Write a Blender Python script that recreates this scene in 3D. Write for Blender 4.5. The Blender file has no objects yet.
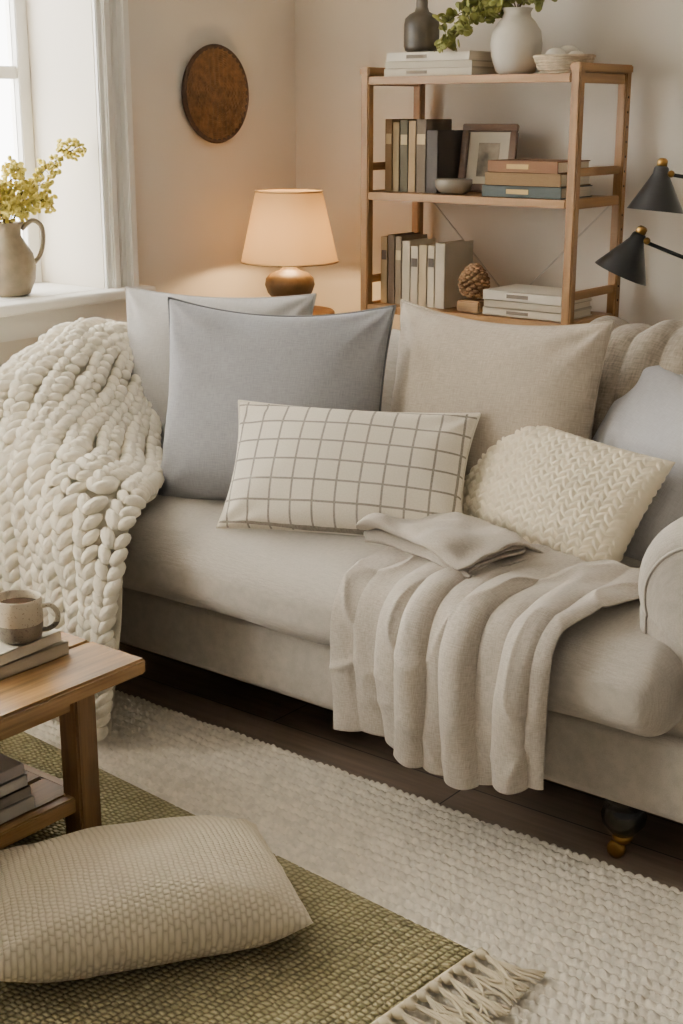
import bpy, bmesh, math, random
import numpy as np
from mathutils import Vector, Matrix, noise
random.seed(7); rng=np.random.default_rng(7)
sc=bpy.context.scene
COL=sc.collection
# ------------------------------------------------------------ helpers
def lin(c):
    r=[]
    for v in c[:3]:
        v=v/255.0
        r.append(v/12.92 if v<=0.04045 else ((v+0.055)/1.055)**2.4)
    return (r[0],r[1],r[2],1.0)
def N(nt,t,**k):
    n=nt.nodes.new(t)
    for a,b in k.items(): setattr(n,a,b)
    return n
def base_mat(name):
    m=bpy.data.materials.new(name); m.use_nodes=True
    nt=m.node_tree; nt.nodes.clear()
    o=N(nt,'ShaderNodeOutputMaterial'); b=N(nt,'ShaderNodeBsdfPrincipled')
    nt.links.new(b.outputs[0],o.inputs[0])
    return m,nt,b
def coords(nt,kind,scale):
    tc=N(nt,'ShaderNodeTexCoord'); mp=N(nt,'ShaderNodeMapping')
    nt.links.new(tc.outputs[kind],mp.inputs[0]); mp.inputs['Scale'].default_value=scale
    return mp.outputs[0]
def noisen(nt,vec,scale,detail=3,rough=.5):
    n=N(nt,'ShaderNodeTexNoise'); n.inputs['Scale'].default_value=scale
    n.inputs['Detail'].default_value=detail; n.inputs['Roughness'].default_value=rough
    nt.links.new(vec,n.inputs['Vector']); return n.outputs['Fac']
def ramp(nt,fac,stops):
    r=N(nt,'ShaderNodeValToRGB'); e=r.color_ramp.elements
    e[0].position,e[0].color=stops[0]; e[1].position,e[1].color=stops[-1]
    for p,c in stops[1:-1]:
        x=e.new(p); x.color=c
    nt.links.new(fac,r.inputs[0]); return r.outputs[0]
def mathn(nt,op,a,b=None,c=None):
    n=N(nt,'ShaderNodeMath',operation=op)
    for i,v in enumerate((a,b,c)):
        if v is None: continue
        if isinstance(v,(int,float)): n.inputs[i].default_value=v
        else: nt.links.new(v,n.inputs[i])
    return n.outputs[0]
def bumpn(nt,b,h,strength,dist):
    n=N(nt,'ShaderNodeBump'); n.inputs['Strength'].default_value=strength
    n.inputs['Distance'].default_value=dist
    nt.links.new(h,n.inputs['Height']); nt.links.new(n.outputs[0],b.inputs['Normal'])
def sh(c,k): return (min(1,c[0]*k),min(1,c[1]*k),min(1,c[2]*k),1)
def mat(name,c,rough=.8,var=.08,nscale=6,stretch=(1,1,1),bump=.15,bscale=60,bdist=.004,kind='Object',metal=0,sheen=0):
    m,nt,b=base_mat(name); c=lin(c)
    v=coords(nt,kind,stretch)
    f=noisen(nt,v,nscale,4)
    col=ramp(nt,f,[(.3,sh(c,1-var)),(.7,sh(c,1+var))])
    nt.links.new(col,b.inputs['Base Color'])
    b.inputs['Roughness'].default_value=rough; b.inputs['Metallic'].default_value=metal
    if sheen: b.inputs['Sheen Weight'].default_value=sheen
    if bump: bumpn(nt,b,noisen(nt,v,bscale,3),bump,bdist)
    return m
def linen(name,c,kind='UV',var=.10,bump=.5,sheen=.15,f1=40,f2=480):
    m,nt,b=base_mat(name); c=lin(c)
    a=noisen(nt,coords(nt,kind,(f1,f2,f1)),1,3)
    d=noisen(nt,coords(nt,kind,(f2,f1,f2)),1,3)
    big=noisen(nt,coords(nt,kind,(1,1,1)),9,4)
    s=mathn(nt,'ADD',a,d); s=mathn(nt,'MULTIPLY',s,.5)
    s2=mathn(nt,'ADD',mathn(nt,'MULTIPLY',s,.88),mathn(nt,'MULTIPLY',big,.12))
    col=ramp(nt,s2,[(.38,sh(c,1-2.2*var)),(.62,sh(c,1+var))])
    nt.links.new(col,b.inputs['Base Color']); b.inputs['Roughness'].default_value=.92
    b.inputs['Sheen Weight'].default_value=sheen
    bumpn(nt,b,s,bump,.002)
    return m
def wood(name,c,axis=0,rough=.5,var=.3,scale=1.0):
    m,nt,b=base_mat(name); c=lin(c)
    st=[28*scale]*3; st[axis]=2.0*scale
    v=coords(nt,'Object',tuple(st))
    f=noisen(nt,v,1,6,.6)
    st2=[90*scale]*3; st2[axis]=3.0*scale
    g=noisen(nt,coords(nt,'Object',tuple(st2)),1,4,.6)
    f=mathn(nt,'ADD',mathn(nt,'MULTIPLY',f,.65),mathn(nt,'MULTIPLY',g,.35))
    col=ramp(nt,f,[(.34,sh(c,1-var)),(.5,c),(.66,sh(c,1+var))])
    nt.links.new(col,b.inputs['Base Color']); b.inputs['Roughness'].default_value=rough
    bumpn(nt,b,f,.3,.002)
    return m
def weave(name,c1,c2,p,q,bump=1.0,dist=.004,offset=.5,pw=.6):
    m,nt,b=base_mat(name); c1=lin(c1); c2=lin(c2)
    tc=N(nt,'ShaderNodeTexCoord'); s=N(nt,'ShaderNodeSeparateXYZ')
    nt.links.new(tc.outputs['UV'],s.inputs[0])
    wob=noisen(nt,tc.outputs['UV'],30,3)
    wob=mathn(nt,'MULTIPLY',mathn(nt,'SUBTRACT',wob,.5),.8)
    u=mathn(nt,'ADD',mathn(nt,'DIVIDE',s.outputs[0],p),wob); v=mathn(nt,'ADD',mathn(nt,'DIVIDE',s.outputs[1],q),wob)
    fu=mathn(nt,'FLOOR',u)
    v2=mathn(nt,'ADD',v,mathn(nt,'MULTIPLY',fu,offset))
    a=mathn(nt,'ABSOLUTE',mathn(nt,'SINE',mathn(nt,'MULTIPLY',u,math.pi)))
    d=mathn(nt,'ABSOLUTE',mathn(nt,'SINE',mathn(nt,'MULTIPLY',v2,math.pi)))
    h=mathn(nt,'POWER',mathn(nt,'MULTIPLY',a,d),pw)
    big=noisen(nt,tc.outputs['UV'],9,4); fine=noisen(nt,tc.outputs['UV'],300,2)
    k=mathn(nt,'ADD',mathn(nt,'MULTIPLY',h,.6),mathn(nt,'ADD',mathn(nt,'MULTIPLY',big,.3),mathn(nt,'MULTIPLY',fine,.3)))
    col=ramp(nt,k,[(.2,c2),(.9,c1)])
    nt.links.new(col,b.inputs['Base Color']); b.inputs['Roughness'].default_value=.95
    bumpn(nt,b,h,bump,dist)
    return m
def group(name,loc=(0,0,0)):
    e=bpy.data.objects.new(name,None); COL.objects.link(e); e.empty_display_size=.1
    return e
def finish(me,name,m,parent=None,smooth=True):
    ob=bpy.data.objects.new(name,me); COL.objects.link(ob)
    if m is not None: me.materials.append(m)
    if parent: ob.parent=parent
    if smooth: me.polygons.foreach_set('use_smooth',np.ones(len(me.polygons),dtype=bool))
    me.update(); return ob
def qmesh(name,V,F,m,parent=None,smooth=True,uv=None):
    V=np.asarray(V,dtype=np.float64); F=np.asarray(F,dtype=np.int32)
    me=bpy.data.meshes.new(name)
    me.vertices.add(len(V)); me.vertices.foreach_set('co',V.ravel())
    me.loops.add(F.size); me.loops.foreach_set('vertex_index',F.ravel())
    me.polygons.add(len(F)); me.polygons.foreach_set('loop_start',np.arange(0,F.size,4,dtype=np.int32))
    me.update(calc_edges=True)
    if uv is not None:
        l=me.uv_layers.new(name='UVMap'); l.data.foreach_set('uv',np.asarray(uv,dtype=np.float32)[F.ravel()].ravel())
    return finish(me,name,m,parent,smooth)
def gfaces(nu,nv,wrap=False,flip=False):
    i=np.arange(nu if wrap else nu-1); j=np.arange(nv-1)
    I,J=np.meshgrid(i,j,indexing='ij'); I2=(I+1)%nu
    F=np.stack([I*nv+J,I2*nv+J,I2*nv+J+1,I*nv+J+1],-1).reshape(-1,4)
    return F[:,::-1] if flip else F
def box(name,lo,hi,m,parent=None,bev=.003,mtx=None):
    bm=bmesh.new(); bmesh.ops.create_cube(bm,size=1)
    lo=Vector(lo);hi=Vector(hi);c=(lo+hi)/2;s=hi-lo
    for v in bm.verts: v.co=Vector((v.co.x*s.x,v.co.y*s.y,v.co.z*s.z))
    if bev: bmesh.ops.bevel(bm,geom=bm.edges[:],offset=min(bev,min(s)*.4),segments=2,affect='EDGES')
    for v in bm.verts:
        v.co+=c
        if mtx is not None: v.co=mtx@v.co
    me=bpy.data.meshes.new(name); bm.to_mesh(me); bm.free()
    return finish(me,name,m,parent,False)
def rbox(name,lo,hi,r,m,parent=None,crown=0,k=14,mtx=None,shape=None):
    lo=np.array(lo,float);hi=np.array(hi,float);c=(lo+hi)/2;h=(hi-lo)/2
    r=min(r,h.min()*.999)
    def axis(hh):
        kk=max(4,min(60,int(hh*2*k)))
        return np.unique(np.round(np.concatenate([np.linspace(-hh,-hh+r,6),np.linspace(-hh+r,hh-r,kk),np.linspace(hh-r,hh,6)]),6))
    ax=[axis(x) for x in h]
    bm=bmesh.new()
    for a in range(3):
        b,cc=(a+1)%3,(a+2)%3
        for sg in (-1,1):
            A,B=ax[b],ax[cc]
            vs=[]
            for x in A:
                row=[]
                for y in B:
                    p=np.zeros(3);p[a]=sg*h[a];p[b]=x;p[cc]=y
                    q=np.clip(p,-(h-r),h-r);d=p-q;L=np.linalg.norm(d)
                    if L>1e-9:p=q+r*d/L
                    row.append(bm.verts.new(p))
                vs.append(row)
            for i in range(len(A)-1):
                for j in range(len(B)-1):
                    f=[vs[i][j],vs[i+1][j],vs[i+1][j+1],vs[i][j+1]]
                    if sg<0:f.reverse()
                    bm.faces.new(f)
    bmesh.ops.remove_doubles(bm,verts=bm.verts[:],dist=1e-5)
    for v in bm.verts:
        u=v.co.x/h[0];w=v.co.y/h[1]
        if crown: v.co.z+=crown*(1-u**4)*(1-w**2)*(1 if v.co.z>0 else 0)
        if shape: v.co=Vector(shape(v.co,h))
        v.co+=Vector(c)
        if mtx is not None:v.co=mtx@v.co
    me=bpy.data.meshes.new(name); bm.to_mesh(me); bm.free()
    return finish(me,name,m,parent,True)
def lathe(name,prof,m,parent=None,loc=(0,0,0),n=40,sc_=(1,1,1),mtx=None):
    P=np.array(prof,float); a=np.linspace(0,2*math.pi,n,endpoint=False)
    V=np.zeros((n,len(P),3))
    V[:,:,0]=np.cos(a)[:,None]*P[None,:,0]*sc_[0];V[:,:,1]=np.sin(a)[:,None]*P[None,:,0]*sc_[1];V[:,:,2]=P[None,:,1]*sc_[2]
    V=V.reshape(-1,3)
    if mtx is not None:
        M=np.array(mtx.to_3x3()); V=V@M.T
    V=V+np.array(loc)
    return qmesh(name,V,gfaces(n,len(P),True),m,parent)
def smoothpts(P,n):
    P=np.array(P,float); m=len(P); out=[]
    for t in np.linspace(0,m-1,n):
        i=min(int(t),m-2);f=t-i
        p0=P[max(i-1,0)];p1=P[i];p2=P[i+1];p3=P[min(i+2,m-1)]
        out.append(.5*((2*p1)+(-p0+p2)*f+(2*p0-5*p1+4*p2-p3)*f*f+(-p0+3*p1-3*p2+p3)*f**3))
    return np.array(out)
def tubeVF(P,r,n=8,closed=False,flat=1.0):
    P=np.array(P,float); m=len(P); R=np.broadcast_to(np.asarray(r,float),(m,))
    T=np.roll(P,-1,0)-np.roll(P,1,0) if closed else np.gradient(P,axis=0)
    T/=np.linalg.norm(T,axis=1)[:,None]+1e-12
    up=np.array([0,0,1.]) if abs(T[0,2])<.9 else np.array([1.,0,0])
    V=np.zeros((m,n,3)); a=np.linspace(0,2*math.pi,n,endpoint=False)
    nrm=up-T[0]*up.dot(T[0]);nrm/=np.linalg.norm(nrm)
    for i in range(m):
        nrm=nrm-T[i]*nrm.dot(T[i]);nrm/=np.linalg.norm(nrm)+1e-12
        b=np.cross(T[i],nrm)
        V[i]=P[i]+R[i]*(np.cos(a)[:,None]*nrm*flat+np.sin(a)[:,None]*b)
    F=[]
    for i in range(m if closed else m-1):
        i2=(i+1)%m
        for j in range(n):
            F.append([i*n+j,i2*n+j,i2*n+(j+1)%n,i*n+(j+1)%n])
    return V.reshape(-1,3),np.array(F)
class Multi:
    def __init__(s): s.V=[];s.F=[];s.n=0
    def add(s,V,F): s.V.append(V);s.F.append(np.array(F)+s.n);s.n+=len(V)
    def tube(s,P,r,n=8,closed=False,flat=1.0): s.add(*tubeVF(P,r,n,closed,flat))
    def obj(s,name,m,parent=None): return qmesh(name,np.vstack(s.V),np.vstack(s.F),m,parent)
_a=np.linspace(0,2*math.pi,10,endpoint=False);_b=np.linspace(-math.pi/2+.001,math.pi/2-.001,7)
_S=np.stack([np.cos(_a)[:,None]*np.cos(_b)[None],np.sin(_a)[:,None]*np.cos(_b)[None],np.broadcast_to(np.sin(_b)[None],(10,7))],-1).reshape(-1,3)
_SF=gfaces(10,7,True)
def blobs(mu,C,rad,basis=None):
    C=np.atleast_2d(np.array(C,float));k=len(C);rad=np.broadcast_to(rad,(k,3))
    L=_S[None]*rad[:,None,:]
    if basis is not None: L=np.einsum('kni,kij->knj',L,basis)
    V=(L+C[:,None,:]).reshape(-1,3)
    F=(_SF[None]+(np.arange(k)*len(_S))[:,None,None]).reshape(-1,4)
    mu.add(V,F)
def tube(name,P,r,m,parent=None,n=8,closed=False,flat=1.0):
    V,F=tubeVF(P,r,n,closed,flat); return qmesh(name,V,F,m,parent)
def ring(cx,cy,z,r,n=90):
    t=np.linspace(0,2*math.pi,n,endpoint=False); return np.stack([cx+r*np.cos(t),cy+r*np.sin(t),np.full(n,z)],-1)
def frameM(origin,yaw,lean,roll=0):
    y=math.radians(yaw);L=math.radians(lean)
    R=Vector((math.cos(y),math.sin(y),0));Nn=Vector((math.sin(y),-math.cos(y),0));Z=Vector((0,0,1))
    U=Z*math.cos(L)-Nn*math.sin(L);N2=Nn*math.cos(L)+Z*math.sin(L)
    M=Matrix((R,U,N2)).transposed().to_4x4()
    if roll: M=M@Matrix.Rotation(math.radians(roll),4,'Z')
    M.translation=Vector(origin); return M
def fbm(x,y,s,seed=0,o=3):
    out=np.zeros(x.shape);it=np.nditer(x,flags=['multi_index'])
    for _ in it:
        i=it.multi_index
        out[i]=noise.fractal(Vector((x[i]*s,y[i]*s,seed*7.31)),1.0,2.0,o)
    return out
def pillow(name,w,h,T,m,bottom,yaw,lean,roll=0,n=(84,76),pin=.05,disp=None,wr=.006,pipe=None,pr=.004,seed=1,sag=.0,pw=.5,center=None,zmin=None,ex=2.1,rg=.2):
    u=np.sin(np.linspace(-1,1,n[0])*math.pi/2)*.35+np.linspace(-1,1,n[0])*.65
    v=np.sin(np.linspace(-1,1,n[1])*math.pi/2)*.35+np.linspace(-1,1,n[1])*.65
    U,Vv=np.meshgrid(u,v,indexing='ij')
    X=w/2*U*(1-pin*(1-Vv**2)*np.abs(U)**3); Y=h/2*Vv*(1-pin*(1-U**2)*np.abs(Vv)**3)
    Y=Y-sag*(1-U**2)*(Vv+1)/2
    f=(np.clip(1-np.abs(U)**ex,0,1)**pw)*(np.clip(1-np.abs(Vv)**ex,0,1)**pw)
    f=f*(1-.14*Vv)
    rid=1-np.abs(fbm(X*.9+.35*Y,Y*1.6-.5*X,4.0,seed+11,1))*1.6
    rid2=1-np.abs(fbm(X*1.8-.6*Y,Y*.8+.5*X,4.5,seed+17,1))*1.6
    nz=fbm(X,Y,4.0,seed,1)*wr*2.4+np.clip(rid,0,1)**2*wr*1.4*rg+np.clip(rid2,0,1)**2*wr*1.2*rg
    ang=np.arctan2(Y,X); edge=np.exp(-((1-np.maximum(np.abs(U),np.abs(Vv)))/.12)**2)
    pk=np.sin(ang*30+seed+3*np.sin(ang*5))*.3*wr*edge
    cr=np.zeros_like(U)
    for sx in(-1,1):
        for sy in(-1,1):
            dx=(sx-U);dy=(sy-Vv);rr=np.hypot(dx,dy);th_=np.arctan2(dy*sy,dx*sx)
            cr+=np.sin(th_*8+seed+sx*2+sy)*np.exp(-rr/.40)*wr*1.5*np.clip(rr*4,0,1)
    msk=np.clip(f*3,0,1)
    Z=T/2*f+(nz+pk+cr)*msk
    Zb=-(T/2*f+(nz[::-1]+pk)*msk)
    if disp is not None:
        Dd=disp(X,Y)*np.clip(f*5,0,1); Z=Z+Dd; Zb=Zb-Dd
    V=np.concatenate([np.stack([X,Y,Z],-1).reshape(-1,3),np.stack([X,Y,Zb],-1).reshape(-1,3)])
    k=n[0]*n[1]
    F=np.concatenate([gfaces(*n),gfaces(*n,flip=True)+k])
    uv=np.concatenate([np.stack([X,Y],-1).reshape(-1,2)]*2)
    if center is not None: M=center
    else:
        M=frameM(bottom,yaw,lean,roll); M=M@Matrix.Translation((0,h/2,0))
    A=np.array(M); V=V@A[:3,:3].T+A[:3,3]
    if zmin is not None: V[:,2]=np.where(V[:,2]<zmin+.02,zmin+.02*np.exp((V[:,2]-zmin-.02)/.02),V[:,2])
    if pipe is not None:
        root=group(name); ob=qmesh('cover',V,F,m,root,uv=uv)
        I=[(i,0) for i in range(n[0])]+[(n[0]-1,j) for j in range(1,n[1])]+[(i,n[1]-1) for i in range(n[0]-2,-1,-1)]+[(0,j) for j in range(n[1]-2,0,-1)]
        idx=[i*n[1]+j for i,j in I]
        tube('piping',V[idx],pr,pipe,root,n=6,closed=True)
        return root
    return qmesh(name,V,F,m,uv=uv)

# ------------------------------------------------------------ camera
p=math.radians(16.0); th=math.radians(52)
vh=Vector((-math.cos(th),math.sin(th),0))
Fw=vh*math.cos(p)-Vector((0,0,1))*math.sin(p)
cd=bpy.data.cameras.new('camera'); cam=bpy.data.objects.new('camera',cd); COL.objects.link(cam)
cam.location=(0,0,1.52); cam.rotation_euler=Fw.to_track_quat('-Z','Y').to_euler()
cd.sensor_fit='VERTICAL'; cd.sensor_height=36; cd.sensor_width=24; cd.lens=1400/1024*36; cd.clip_start=.05
sc.camera=cam
# ------------------------------------------------------------ materials
M_wall=mat('wall_paint',(230,222,208),.9,.02,2,bump=.05,bscale=120)
M_trim=mat('trim_paint',(240,237,229),.55,.01,3,bump=0)
M_ceil=mat('ceiling_paint',(238,234,226),.9,.01,3,bump=0)
M_sofa=linen('sofa_linen',(180,172,159),'Object',.07,.6)
M_bluegrey=linen('blue_grey_linen',(163,163,165),var=.08)
M_pipe=linen('dark_piping',(104,104,106),var=.06)
M_palegrey=linen('pale_grey_linen',(190,187,182),var=.06)
M_paleblue=linen('pale_blue_linen',(192,191,193),var=.06)
M_beige=linen('beige_linen',(182,169,150),var=.10)
M_throw=linen('oat_linen_throw',(187,177,162),var=.11,bump=.6,f1=60,f2=480)
M_throw2=linen('grey_wool_throw',(160,148,131),var=.16,bump=1,f1=40,f2=260)
M_cream=mat('cream_chunky_wool',(248,239,217),.95,.05,30,bump=.5,bscale=160,bdist=.004,sheen=.2)
M_creamk=mat('cream_cotton_knit',(238,226,198),.95,.06,30,bump=.4,bscale=220,bdist=.003,sheen=.2)
M_rug=mat('cream_wool_loop',(228,219,201),.98,.14,45,bump=.5,bscale=260,bdist=.003)
M_green=weave('olive_jute_weave',(176,164,120),(106,96,62),.016,.012,1.0,.007)
M_fp=weave('cream_basket_weave',(238,225,197),(206,191,160),.0110,.0088,.9,.0045,pw=.5)
M_fringe=mat('fringe_cotton',(214,200,168),.95,.08,40,bump=.3)
WC=(148,110,64)
M_shelfx=wood('oak_shelf_x',WC,0); M_shelfz=wood('oak_shelf_z',(144,105,60),2); M_shelfy=wood('oak_shelf_y',WC,1)
M_tabx=wood('table_oak_x',(142,108,66),0,.5,.55); M_taby=wood('table_oak_y',(142,109,66),1,.5,.6); M_tabz=wood('table_oak_z',(122,90,54),2,.5,.55)
M_black=mat('black_turned_wood',(18,16,15),.25,.1,10,bump=0)
M_brass=mat('aged_brass',(150,116,62),.4,.1,10,bump=0,metal=1)
M_blk=mat('black_enamel',(20,20,21),.32,.1,10,bump=0)
# ------------------------------------------------------------ room
XW=-3.5; YB=4.2; D=.38
def floor_mat():
    m,nt,b=base_mat('dark_oak_floor')
    v=coords(nt,'Object',(1,1,1))
    br=N(nt,'ShaderNodeTexBrick'); nt.links.new(v,br.inputs['Vector'])
    br.inputs['Scale'].default_value=1; br.inputs['Brick Width'].default_value=1.6; br.inputs['Row Height'].default_value=.14
    br.inputs['Mortar Size'].default_value=.002; br.offset=.37
    br.inputs['Color1'].default_value=lin((140,122,106)); br.inputs['Color2'].default_value=lin((120,103,88)); br.inputs['Mortar'].default_value=lin((44,36,30))
    f=noisen(nt,coords(nt,'Object',(3,40,40)),1,6,.6)
    g=ramp(nt,f,[(.25,(.6,.6,.6,1)),(.75,(1.15,1.15,1.15,1))])
    mx=N(nt,'ShaderNodeMix',data_type='RGBA',blend_type='MULTIPLY'); mx.inputs[0].default_value=1
    nt.links.new(br.outputs['Color'],mx.inputs[6]); nt.links.new(g,mx.inputs[7]); nt.links.new(mx.outputs[2],b.inputs['Base Color'])
    b.inputs['Roughness'].default_value=.45; bumpn(nt,b,f,.1,.002); return m
box('floor',(XW-D,-1.2,-.1),(1.8,YB+.1,0),floor_mat(),bev=0)
box('ceiling',(XW-D,-1.2,2.6),(1.8,YB+.1,2.7),M_ceil,bev=0)
box('wall_back',(XW-D,YB,0),(1.8,YB+.1,2.6),M_wall,bev=0)
W1=(2.15,3.20,.93,2.35); W2=(.0,1.45,.6,2.35)
wl=group('wall_left')
for i,(a,b_,c,d) in enumerate([(-1.2,W2[0],0,2.6),(W2[1],W1[0],0,2.6),(W1[1],YB,0,2.6),(W2[0],W2[1],0,W2[2]),(W2[0],W2[1],W2[3],2.6),(W1[0],W1[1],0,W1[2]),(W1[0],W1[1],W1[3],2.6)]):
    box('wall_panel_%d'%(i+1),(XW-D,a,c),(XW,b_,d),M_wall,wl,bev=0)
glass,nt,b=base_mat('window_glass'); b.inputs['Transmission Weight'].default_value=1; b.inputs['Roughness'].default_value=0; b.inputs['Base Color'].default_value=(1,1,1,1); b.inputs['IOR'].default_value=1.05
for k,(W,nm) in enumerate(((W1,'window_1'),(W2,'window_2'))):
    g=group(nm); x0=XW-D+.02; x1=x0+.05
    a,b_,c,d=W
    box('jamb_1',(x0,a,c),(x1,a+.05,d),M_trim,g); box('jamb_2',(x0,b_-.05,c),(x1,b_,d),M_trim,g)
    box('rail_bottom',(x0,a+.05,c),(x1,b_-.05,c+.07),M_trim,g); box('rail_top',(x0,a+.05,d-.05),(x1,b_-.05,d),M_trim,g)
    ym=(a+b_)/2; zm=(c+d)/2
    box('mullion',(x0+.01,ym-.015,c+.07),(x1-.005,ym+.015,d-.05),M_trim,g)
    for yy in ((a+ym)/2,(b_+ym)/2): box('glazing_bar',(x0+.015,yy-.009,c+.07),(x1-.01,yy+.009,d-.05),M_trim,g,bev=.002)
    box('meeting_rail',(x0+.005,a+.05,zm-.02),(x1-.005,b_-.05,zm+.02),M_trim,g)
    box('glass_pane',(x0+.022,a+.05,c+.07),(x0+.026,b_-.05,d-.05),glass,g,bev=0)
    t=group('trim_%d'%(k+1))
    for (dx,w0,w1) in ((.018,0,.125),(.032,.02,.05),(.026,.058,.066),(.045,.088,.12)):
        box('casing_side',(XW,b_+w0,c-.02),(XW+dx,b_+w1,d+w1),M_trim,t,bev=.004)
        box('casing_side',(XW,a-w1,c-.02),(XW+dx,a-w0,d+w1),M_trim,t,bev=.004)
        box('casing_head',(XW,a-w1,d+w0),(XW+dx,b_+w1,d+w1),M_trim,t,bev=.004)
    s=group('window_sill')
    rbox('board',(x1,a+.002,c-.001),(XW,b_-.002,c+.022),.004,M_trim,s)
    rbox('nose',(XW-.0,a-.16,c-.012),(XW+.085,b_+.16,c+.022),.01,M_trim,s)
    box('apron',(XW,a-.12,c-.10),(XW+.02,b_+.12,c-.012),M_trim,s)
box('baseboard_left',(XW,-1.2,0),(XW+.018,YB,.14),M_trim); box('baseboard_back',(XW+.018,YB-.018,0),(1.8,YB,.14),M_trim)
# ------------------------------------------------------------ sofa
sofa=group('sofa')
rbox('base_frame',(-3.10,2.395,.145),(-0.87,3.30,.325),.025,M_sofa,sofa)
def seatshape(co,h):
    x,y,z=co; t=max(0,(-y)/h[1])
    return (x,y-.014*(1-(z/h[2])**2)*(t**6),z-.010*t**4*(z/h[2]+1)/2+ .009*noise.noise(Vector((x*3,y*4,z)))+.003*noise.noise(Vector((x*9,y*7,z*5))))
seat=rbox('seat_cushion',(-3.02,2.315,.332),(-1.03,3.10,.515),.066,M_sofa,sofa,crown=.024,k=40,shape=seatshape)
def armshape(side,name):
    cx=-1.005 if side>0 else -3.02
    prof=[(-.140,.30),(-.150,.45),(-.160,.56)]
    for a in np.linspace(200,-20,26):
        prof.append((.005+.172*math.cos(math.radians(a)),.625+.155*math.sin(math.radians(a))))
    prof+= [(.135,.50),(.128,.40),(.125,.30),(.125,.20)]; prof.append((-.135,.20))
    prof=smoothpts(np.array(prof),80)
    prof[:,0]*= (1 if side>0 else -1)
    c=np.array([0,.5])
    ys=[2.43+.06*(1-math.cos(math.radians(a))) for a in np.linspace(0,90,9)]; ins=[.78+.22*math.sin(math.radians(a)) for a in np.linspace(0,90,9)]
    ys+=list(np.linspace(2.55,3.22,14)); ins+=[1]*14
    V=[]
    for y,s in zip(ys,ins):
        up=.03*max(0,(y-2.5))/.7
        q=(prof-c)*s+c
        for x,z in q: V.append((cx+x,y,z+(up*(z-.3)/.45 if z>.3 else 0)))
    n=len(prof);V=np.array(V).reshape(len(ys),n,3)
    rings=[]
    for s,dy in ((0.02,-.022),(.4,-.019),(.75,-.011)):
        q=(prof-c)*.78*s+c; rings.append(np.stack([cx+q[:,0],np.full(n,2.43+dy),q[:,1]],-1))
    V=np.concatenate([np.array(rings),V],0)
    qmesh(name,V.reshape(-1,3),gfaces(V.shape[0],n),M_sofa,sofa)
    q=(prof-c)*.80+c
    tube(name+'_welt',np.stack([cx+q[:,0],np.full(n,2.431),q[:,1]],-1),.0035,M_sofa,sofa,n=6)
armshape(1,'arm_right'); armshape(-1,'arm_left')
def backshape(co,h):
    x,y,z=co; t=(z+h[2])/(2*h[2])
    e=max(0,abs(x)/h[0]-.9)/.1
    return (x,y+.14*t-.0*e,z-.05*e*e*t)
rbox('sofa_back',(-3.12,3.02,.30),(-0.88,3.20,.915),.085,M_sofa,sofa,k=18,shape=backshape)
legp=[(0,.155),(.046,.155),(.048,.138),(.036,.130),(.042,.118),(.048,.100),(.045,.082),(.032,.066),(.022,.055),(.017,.05),(.0,.05)]
for i,(x,y) in enumerate(((-1.165,2.455),(-2.95,2.45),(-1.0,3.2),(-2.95,3.2))):
    lathe('leg_%d'%(i+1),legp,M_black,sofa,(x,y,0))
    lathe('caster_cup_%d'%(i+1),[(0,.056),(.021,.056),(.022,.045),(.017,.036),(.0,.036)],M_brass,sofa,(x,y,0),24)
    W=Matrix.Rotation(math.radians(90),4,'X')
    lathe('caster_wheel_%d'%(i+1),[(0,-.010),(.012,-.011),(.019,-.008),(.0205,0),(.019,.008),(.012,.011),(0,.010)],M_brass,sofa,(x-.008,y-.01,.0205),24,mtx=W)
# ------------------------------------------------------------ cushions
pillow('grey_cushion',.58,.54,.20,M_palegrey,(-2.71,2.84,.50),22,14,seed=2,pipe=M_palegrey,pr=.003,pin=.08)
pillow('blue_grey_cushion',.62,.55,.23,M_bluegrey,(-2.335,2.665,.508),23,15,seed=5,pipe=M_pipe,pr=.004,pin=.07,sag=.02)
pillow('beige_cushion',.62,.55,.23,M_beige,(-1.845,2.91,.50),0,11,seed=9,pipe=M_beige,pr=.003,pin=.07,sag=.018)
pillow('pale_blue_cushion',.52,.50,.19,M_paleblue,(-1.45,2.89,.46),-22,24,roll=-10,seed=12,pipe=M_paleblue,pr=.003)
def plaid():
    m,nt,b=base_mat('cream_windowpane_plaid'); 
    tc=N(nt,'ShaderNodeTexCoord'); s=N(nt,'ShaderNodeSeparateXYZ'); nt.links.new(tc.outputs['UV'],s.inputs[0])
    def line(o,per,off):
        f=mathn(nt,'FRACT',mathn(nt,'ADD',mathn(nt,'DIVIDE',o,per),off))
        d=mathn(nt,'ABSOLUTE',mathn(nt,'SUBTRACT',f,.5))
        return mathn(nt,'LESS_THAN',d,.048)
    lx=line(s.outputs[0],.056,.5);ly=line(s.outputs[1],.052,.5)
    k=mathn(nt,'MAXIMUM',lx,ly)
    br=noisen(nt,coords(nt,'UV',(300,300,300)),1,2)
    k=mathn(nt,'MULTIPLY',k,mathn(nt,'ADD',mathn(nt,'MULTIPLY',br,.8),.35))
    k=mathn(nt,'MINIMUM',k,1.0)
    mx=N(nt,'ShaderNodeMix',data_type='RGBA'); nt.links.new(k,mx.inputs[0])
    base=ramp(nt,br,[(.3,lin((226,216,196))),(.7,lin((240,231,214)))])
    nt.links.new(base,mx.inputs[6]); mx.inputs[7].default_value=lin((112,104,92))
    nt.links.new(mx.outputs[2],b.inputs['Base Color']); b.inputs['Roughness'].default_value=.95
    bumpn(nt,b,br,.35,.002); return m
pillow('plaid_lumbar_cushion',.62,.34,.17,plaid(),(-2.005,2.55,.525),23,33,seed=15,wr=.005,rg=.3,pipe=mat('cream_piping',(232,224,206)),pr=.003,pin=.07)
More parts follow.
